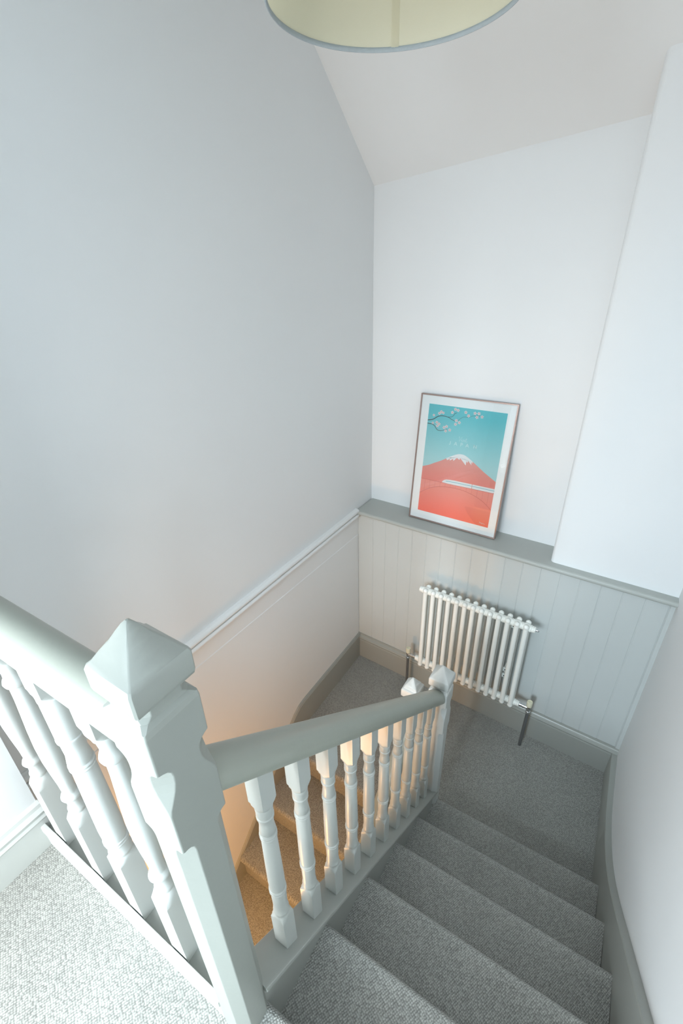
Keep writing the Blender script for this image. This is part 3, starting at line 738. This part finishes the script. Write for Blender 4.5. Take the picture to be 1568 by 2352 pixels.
for x in [0.074 + 0.0300 * i for i in range(13)]: stroke([(x, 0.2455), (x, az(x))], 0.0007, 7, 4)
# train
tr = [(0.1731, 0.2480), (0.1760, 0.2545), (0.1817, 0.2609), (0.1890, 0.2655), (0.1988, 0.2687), (0.22, 0.2712), (0.242, 0.2723), (0.3400, 0.2725), (0.3400, 0.2483), (0.2058, 0.2465)]
poly(tr, 3, 5); poly([(0.3425, 0.2725), (X1, 0.2728), (X1, 0.2530), (0.456, 0.2490), (0.3425, 0.2486)], 3, 5)
stroke([(0.195, 0.2590), (0.24, 0.2612), (0.34, 0.2622), (X1, 0.2620)], 0.0030, 8, 6)
# branches and blossom
stroke(smooth_line([(X0 + 0.001, 0.5744), (0.0805, 0.5827), (0.1044, 0.6002), (0.1293, 0.6071), (0.1597, 0.6047), (0.1792, 0.5965), (0.2008, 0.5887)], 4), [0.0042 - 0.0022 * i / 25 for i in range(26)], 4, 5)
stroke(smooth_line([(0.1597, 0.6047), (0.1841, 0.6102), (0.1954, 0.6268), (0.2045, 0.6323)], 4), 0.0018, 4, 5)
stroke(smooth_line([(0.2150, 0.5920), (0.2317, 0.6082), (0.2482, 0.6169), (0.27, 0.6178), (0.2883, 0.6266), (0.3174, 0.6327), (0.3328, 0.6298)], 4), 0.0013, 4, 5)
stroke(smooth_line([(X0 + 0.001, 0.5574), (0.079, 0.5557), (0.0945, 0.5468), (0.1085, 0.5309), (0.1303, 0.5275), (0.1548, 0.538), (0.166, 0.5411)], 4), [0.0036 - 0.0022 * i / 25 for i in range(26)], 4, 5)
FL = [(0.0816, 0.6041), (0.1115, 0.6178), (0.1211, 0.6269), (0.1328, 0.6228), (0.1812, 0.6313), (0.1958, 0.6495), (0.2107, 0.6459), (0.2521, 0.6407), (0.2689, 0.6252), (0.3001, 0.642), (0.32, 0.6434), (0.3124, 0.6236), (0.3379, 0.6292), (0.2079, 0.5928), (0.2253, 0.5845), (0.2061, 0.5734), (0.0806, 0.5626), (0.1027, 0.5689), (0.1164, 0.562), (0.1083, 0.551), (0.1464, 0.5479), (0.1595, 0.5551), (0.1793, 0.5387), (0.1571, 0.5308)]
for i, (fx, fz) in enumerate(FL):
    rr = 0.0092 if i not in (16, 0, 3) else 0.0078; off = random.uniform(0, 1.2)
    for k in range(5):
        a = off + 2 * pi * k / 5; px, pz = fx + rr * 0.56 * cos(a), fz + rr * 0.56 * sin(a)
        P = []
        for j in range(8):
            b = 2 * pi * j / 8; u, v = rr * 0.44 * cos(b), rr * 0.30 * sin(b)
            P.append((px + u * cos(a) - v * sin(a), pz + u * sin(a) + v * cos(a)))
        poly(P, 5, 6 + 0.02 * i)
        stroke([(fx, fz), (fx + rr * 0.36 * cos(a), fz + rr * 0.36 * sin(a))], 0.0009, 6, 8)
# lettering
def letters(strokes, x, z, w, h, t):
    for s in strokes: stroke([(x + a * w, z + b * h) for a, b in s], t, 10, 6)
LH = 0.0178; zb = 0.4628
J = [[(0.55, 1), (0.55, 0.25), (0.42, 0.05), (0.2, 0.03), (0.05, 0.12)]]
Aa = [[(0, 0), (0.5, 1)], [(0.5, 1), (1, 0)], [(0.2, 0.33), (0.8, 0.33)]]
Pp = [[(0.1, 0), (0.1, 1)], [(0.1, 0.97), (0.6, 0.95), (0.8, 0.78), (0.78, 0.62), (0.58, 0.47), (0.1, 0.46)]]
Nn = [[(0.08, 0), (0.08, 1)], [(0.08, 1), (0.92, 0)], [(0.92, 0), (0.92, 1)]]
letters(J, 0.1850, zb, 0.0125, LH, 0.0033); letters(Aa, 0.2135, zb + 0.001, 0.0160, LH, 0.0033); letters(Pp, 0.2480, zb + 0.001, 0.0140, LH, 0.0033)
letters(Aa, 0.2765, zb + 0.0015, 0.0160, LH, 0.0033); letters(Nn, 0.3180, zb + 0.002, 0.0165, LH, 0.0033)
V = smooth_line([(0.2335, 0.5085), (0.2375, 0.5125), (0.2395, 0.5050), (0.2385, 0.4930), (0.2400, 0.4890), (0.2470, 0.5050), (0.2510, 0.5120), (0.2525, 0.5110)], 4)
stroke(V, 0.0013, 10, 6)
sv = smooth_line([(0.2485, 0.4920), (0.2520, 0.5000), (0.2510, 0.4910), (0.2540, 0.4895), (0.2590, 0.5010), (0.2625, 0.4950), (0.2600, 0.4895), (0.2560, 0.4905), (0.2600, 0.4890), (0.2660, 0.5000), (0.2660, 0.4905), (0.2700, 0.4900), (0.2760, 0.5100), (0.2735, 0.4930), (0.2760, 0.4890), (0.2830, 0.4940)], 3)
stroke(sv, 0.0013, 10, 6); stroke([(0.2530, 0.5045), (0.2535, 0.5052)], 0.0012, 10, 6); stroke([(0.2655, 0.5045), (0.2660, 0.5052)], 0.0012, 10, 6); stroke([(0.2700, 0.5030), (0.2820, 0.5045)], 0.0009, 10, 6)
sg = smooth_line([(0.4110, 0.0690), (0.4140, 0.0750), (0.4150, 0.0690), (0.4190, 0.0720), (0.4200, 0.0680), (0.4240, 0.0710), (0.4250, 0.0650), (0.4290, 0.0730), (0.4310, 0.0680), (0.4350, 0.0710), (0.4370, 0.0670), (0.4430, 0.0690)], 3)
stroke(sg, 0.0009, 10, 6)
mb.obj('print', INK, pic)

# ================================================================== pendant lampshade
PX, PY, PZ, PR = 0.753, -1.171, 2.90, 0.2187
pend = empty('pendant_lampshade', (PX, PY, CEILZ), 0, 'cream fabric drum lampshade with blue-grey edging hanging overhead', 'lamp')
mb = MB(); n = 96; HS = 0.26
def wall_ring(r, z): return [(r * cos(2 * pi * k / n), r * sin(2 * pi * k / n), z - CEILZ) for k in range(n)]
mb.rings([wall_ring(PR - 0.0008, PZ + 0.002), wall_ring(PR - 0.0008, PZ + HS), wall_ring(PR, PZ + HS), wall_ring(PR, PZ + 0.002), wall_ring(PR - 0.0008, PZ + 0.002)], True, caps=False)
sh = mb.obj('lamp_shade', LINEN, pend)
# fabric overlap seam on the far side
sa = math.radians(116)
mb = MB(); R = []
for k in range(7):
    a = sa - 0.035 + 0.07 * k / 6
    R.append([(r * cos(a), r * sin(a), z - CEILZ) for r, z in ((PR - 0.0020, PZ + 0.003), (PR - 0.0010, PZ + 0.003), (PR - 0.0010, PZ + HS - 0.003), (PR - 0.0020, PZ + HS - 0.003))])
mb.rings(R, True); mb.obj('seam', LINEN, sh)
for zz in (PZ, PZ + HS):
    mb = MB(); R = []
    for k in range(n + 1):
        a = 2 * pi * k / n; R.append([((PR + q * cos(b) * 1.0) * cos(a), (PR + q * cos(b)) * sin(a), zz + 0.0045 * sin(b) - CEILZ + 0.003) for b in [2 * pi * j / 10 for j in range(10)] for q in (0.0024,)])
    mb.rings(R, True, caps=False); mb.obj('edging', BINDING, pend)['label'] = 'blue-grey fabric edging'
mb = MB()
for k in range(3):
    a = 2 * pi * k / 3 + 0.3; mb.tube([(0.02 * cos(a), 0.02 * sin(a), PZ + HS - 0.04 - CEILZ), (PR * cos(a), PR * sin(a), PZ + HS - 0.004 - CEILZ)], 0.0018, 8)
mb.lathe([(0.022, -0.003), (0.022, 0.003)], (0, 0, PZ + HS - 0.04 - CEILZ), 'z', 20); mb.obj('fitting', CREAM, pend)
mb = MB(); mb.lathe([(0.017, 0.0), (0.019, 0.004), (0.019, 0.055), (0.012, 0.065), (0.006, 0.075)], (0, 0, PZ + HS - 0.09 - CEILZ), 'z', 20); mb.obj('lamp_holder', CREAM, pend)
mb = MB(); mb.lathe([(0.004, -0.092), (0.018, -0.088), (0.028, -0.072), (0.030, -0.058), (0.026, -0.040), (0.016, -0.018), (0.013, 0.0), (0.013, 0.012)], (0, 0, PZ + HS - 0.09 - CEILZ), 'z', 20); mb.obj('bulb', RADW, pend)
mb = MB(); mb.tube([(0, 0, PZ + HS - 0.02 - CEILZ), (0, 0, -0.03)], 0.003, 8); mb.obj('cord', RADW, pend)
mb = MB(); mb.lathe([(0.012, -0.045), (0.03, -0.04), (0.045, -0.02), (0.05, 0.0)], (0, 0, 0), 'z', 24); mb.obj('ceiling_rose', RADW, pend)
